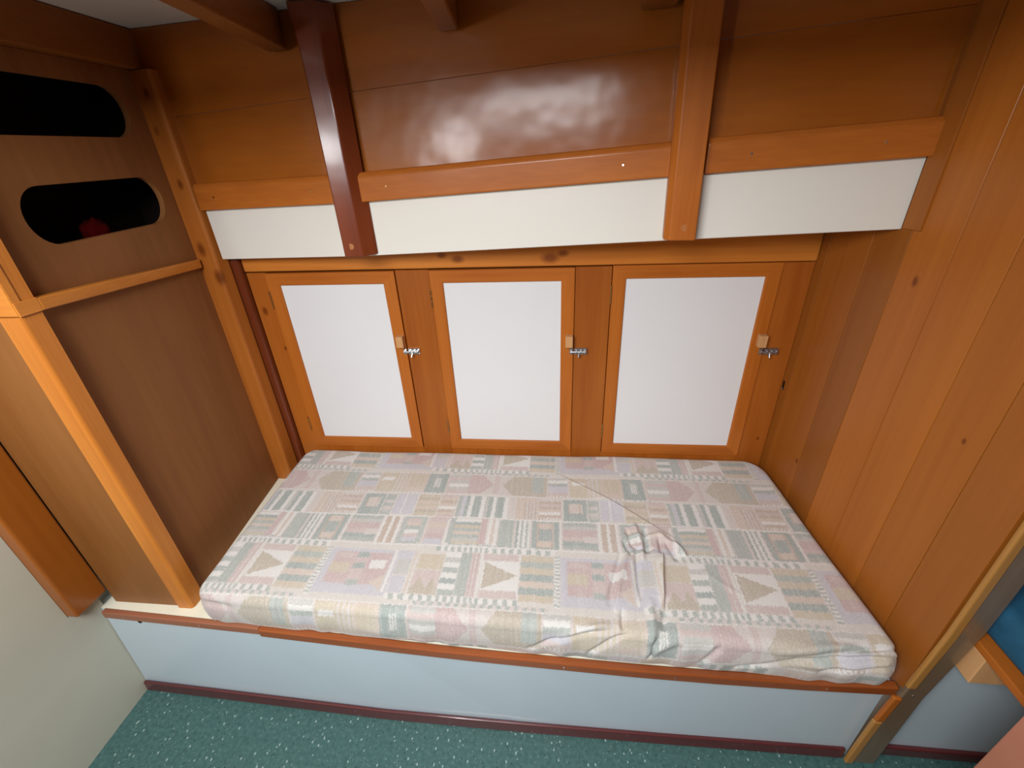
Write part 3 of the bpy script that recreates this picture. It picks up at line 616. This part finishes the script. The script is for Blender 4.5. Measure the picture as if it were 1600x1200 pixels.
# ------------------------------------------------------------------ tall locker at the foot of the berth
tl = thing('tall_locker', 'tall wooden locker left of the berth with two dark oval slots in its side', 'locker', (-1.24, 1.05, ZT))
def slot_panel():
    """side panel with two rounded slots, in (y, z), given thickness; one mesh"""
    y0, y1, z0, z1 = .770, 1.437, ZT+.001, 1.775
    slots = [(.882,1.297,1.396,1.518,(.062,.058)), (.700+.095,1.292,1.614,1.731,(.058,.058))]
    t = bmesh.new()
    outer = [t.verts.new((0, y, z)) for y, z in ((y0,z0),(y1,z0),(y1,z1),(y0,z1))]
    ed = [t.edges.new((outer[i], outer[(i+1) % 4])) for i in range(4)]
    for a, b, c, d, (r1, r2) in slots:
        rad = (d-c)/2*.98; pts = []
        for cy, cz, s in ((b-rad, d-rad, 0), (a+rad, d-rad, 1), (a+rad, c+rad, 2), (b-rad, c+rad, 3)):
            for k in range(9):
                an = math.pi/2*s + math.pi/2*k/8; pts.append((cy + rad*math.cos(an), cz + rad*math.sin(an)))
        vs_ = [t.verts.new((0, y, z)) for y, z in pts]; n = len(vs_)
        ed += [t.edges.new((vs_[i], vs_[(i+1) % n])) for i in range(n)]
    bmesh.ops.remove_doubles(t, verts=t.verts, dist=1e-5)
    r = bmesh.ops.triangle_fill(t, edges=list(t.edges), use_beauty=True)
    faces = [f for f in t.faces]
    ex = bmesh.ops.extrude_face_region(t, geom=faces)
    nv = [v for v in ex['geom'] if isinstance(v, bmesh.types.BMVert)]
    for v in nv: v.co.x -= .016
    for v in t.verts: v.co.x += bh(v.co.y)
    bmesh.ops.recalc_face_normals(t, faces=t.faces)
    q = MB(); q.merge(t, 0.0); return q.build('side_panel', W['ply_z'], tl, label='dull brown plywood side with two slots')
slot_panel()
m_ = MB(); m_.box(-1.362+.006, -1.136, .757, .771, ZT+.001, 1.284); m_.build('front_panel', W['veneer_z'], tl)
m_ = MB(); m_.box(-1.362+.006, -1.0875, .749, .771, 1.2865, 1.395, bevel=.004); m_.build('front_rail', W['pine_x'], tl)
m_ = MB(); m_.box(-1.362+.006, -1.136, .757, .771, 1.397, ZC-.003); m_.build('upper_panel', W['veneer_z'], tl)
m_ = MB(); m_.box(-1.137, -1.090, .750, .796, ZT+.001, 1.2855, bevel=.010, seg=4, edges=[(1,5)]); m_.box(-1.137, -1.090, .7715, .796, 1.2855, 1.396); m_.box(-1.137, -1.090, .750, .796, 1.396, 1.774, bevel=.010, seg=4, edges=[(1,5)]); m_.build('corner_post', W['pine_z'], tl)
m_ = MB()
m_.sweep([[(bh(y)+.0008, y, z-.027), (bh(y)+th, y, z-.027), (bh(y)+th, y, z), (bh(y)+.0008, y, z)] for y, z, th in ((.797,1.313,.031),(1.336,1.272,.016))], bevel=.003)
m_.box(-1.0895, -1.0855, .752, .7975, 1.286, 1.315, bevel=.001)
m_.build('ledge', W['pine_y'], tl, label='narrow wooden ledge under the slots')
m_ = MB()
m_.hexa([(-1.178,1.340,ZT+.001),(-1.104,1.338,ZT+.001),(-1.098,1.392,ZT+.001),(-1.178,1.392,ZT+.001),(-1.178,1.352,1.774),(-1.104,1.346,1.774),(-1.098,1.392,1.774),(-1.178,1.392,1.774)], bevel=.009, seg=3, edges=[(1,5)])
m_.build('back_post', W['post_z'], tl)
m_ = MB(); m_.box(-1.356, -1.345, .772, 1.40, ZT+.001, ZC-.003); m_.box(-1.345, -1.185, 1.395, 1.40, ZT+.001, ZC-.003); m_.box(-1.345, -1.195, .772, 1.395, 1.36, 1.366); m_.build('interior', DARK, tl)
m_ = MB()                                                     # cloth lying inside, seen through the lower slot
bmesh.ops.create_icosphere(m_.bm, subdivisions=3, radius=1.0)
for v in m_.bm.verts:
    n = v.co.copy(); k = 1 + .12*math.sin(7*n.x+3*n.y) + .10*math.sin(9*n.y-5*n.z)
    v.co = Vector((-1.205 + n.x*.024*k, 1.095 + n.y*.034*k, 1.3665 + max(0, .032 + n.z*.032*k)))
o = m_.build('folded_cloth', RED, None, smooth=True, origin=(-1.225, 1.035, 1.3665)); tag(o, 'dark red cloth lying inside the tall locker behind its lower slot', 'cloth')

# ------------------------------------------------------------------ bulkhead post and the next compartment
bp_ = thing('bulkhead_post', 'dark glossy post with pale wooden edging at the front of the planked bulkhead', 'post', (.86, .68, 0))
m_ = MB()
m_.sweep([[(x+.018, .664, z), (x+w_, .664, z), (x+w_, .700, z), (x+.018, .700, z)] for x, w_, z in ((.800,.078,.001),(.812,.070,.33),(.836,.074,.60),(.836,.076,.86),(.842,.076,1.866))], bevel=.004)
m_.build('face_board', W['postdark_z'], bp_)
def edging(pts, mat, label=None):
    q = MB(); q.sweep([[(x, .660, z), (x+.0205, .660, z), (x+.0185, .672, z), (x, .672, z)] for x, z in pts], bevel=.004, seg=3)
    q.build('edging', mat, bp_, label=label)
edging([(.800,.001),(.806,.222)], W['edge_z']); edging([(.807,.2235),(.815,.333)], W['rail_z']); edging([(.8275,.378),(.838,.58),(.838,.86),(.842,1.866)], W['edge_z'])
for x, z in ((.835,.345), (.842,.62)): screw(x+.02, .664, z, (0,-1,0), bp_)
se = thing('settee_base', 'white settee front with maroon kickboard beyond the planked bulkhead', 'settee', (1.3, .75, 0))
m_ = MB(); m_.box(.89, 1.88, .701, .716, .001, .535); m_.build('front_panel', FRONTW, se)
m_ = MB(); m_.box(.89, 1.88, .688, .7005, .001, .040, bevel=.003); m_.build('kickboard', W['maroon_x'], se, label='maroon kickboard')
m_ = MB(); m_.box(.912, 1.10, .640, .7005, .455, .541, bevel=.002); m_.build('bracket', W['raw_x'], se, label='pale wooden bracket block under the seat board')
m_ = MB(); m_.hexa([(.905,.42,.5425),(1.88,.42,.5425),(1.88,1.35,.5425),(.925,1.35,.5425),(.905,.42,.562),(1.88,.42,.562),(1.88,1.35,.562),(.925,1.35,.562)], bevel=.002); m_.build('seat_board', W['rail_y'], se)
m_ = MB(); m_.hexa([(.922,.43,.563),(1.87,.43,.563),(1.87,1.34,.563),(.935,1.34,.563),(.922,.43,.655),(1.87,.43,.655),(1.87,1.34,.655),(.935,1.34,.655)], bevel=.03, seg=4)
tag(m_.build('seat_cushion', BLUE, None, smooth=True, origin=(1.4,.9,.563)), 'blue upholstered seat cushion on the settee at the right edge', 'cushion')
m_ = MB(); m_.box(.98, 1.40, .62, .78, .656, .98, bevel=.06, seg=5)
tag(m_.build('back_cushion', NAVY, None, smooth=True, origin=(1.2,.7,.656)), 'navy cushion standing on the blue settee seat', 'cushion')
sl = thing('side_locker', 'salmon-brown locker end in the bottom right corner', 'locker', (.86,.2,0))
m_ = MB(); m_.box(.838, .856, -.05, .50, .001, .64, bevel=.002); m_.build('end_panel', SALMON, sl)
m_ = MB(); m_.box(.8565, .898, .484, .50, .001, .64); m_.build('rear_panel', SALMON, sl)
m_ = MB(); m_.box(.834, .900, -.05, .502, .6405, .658, bevel=.003); m_.build('top', SALMON, sl)
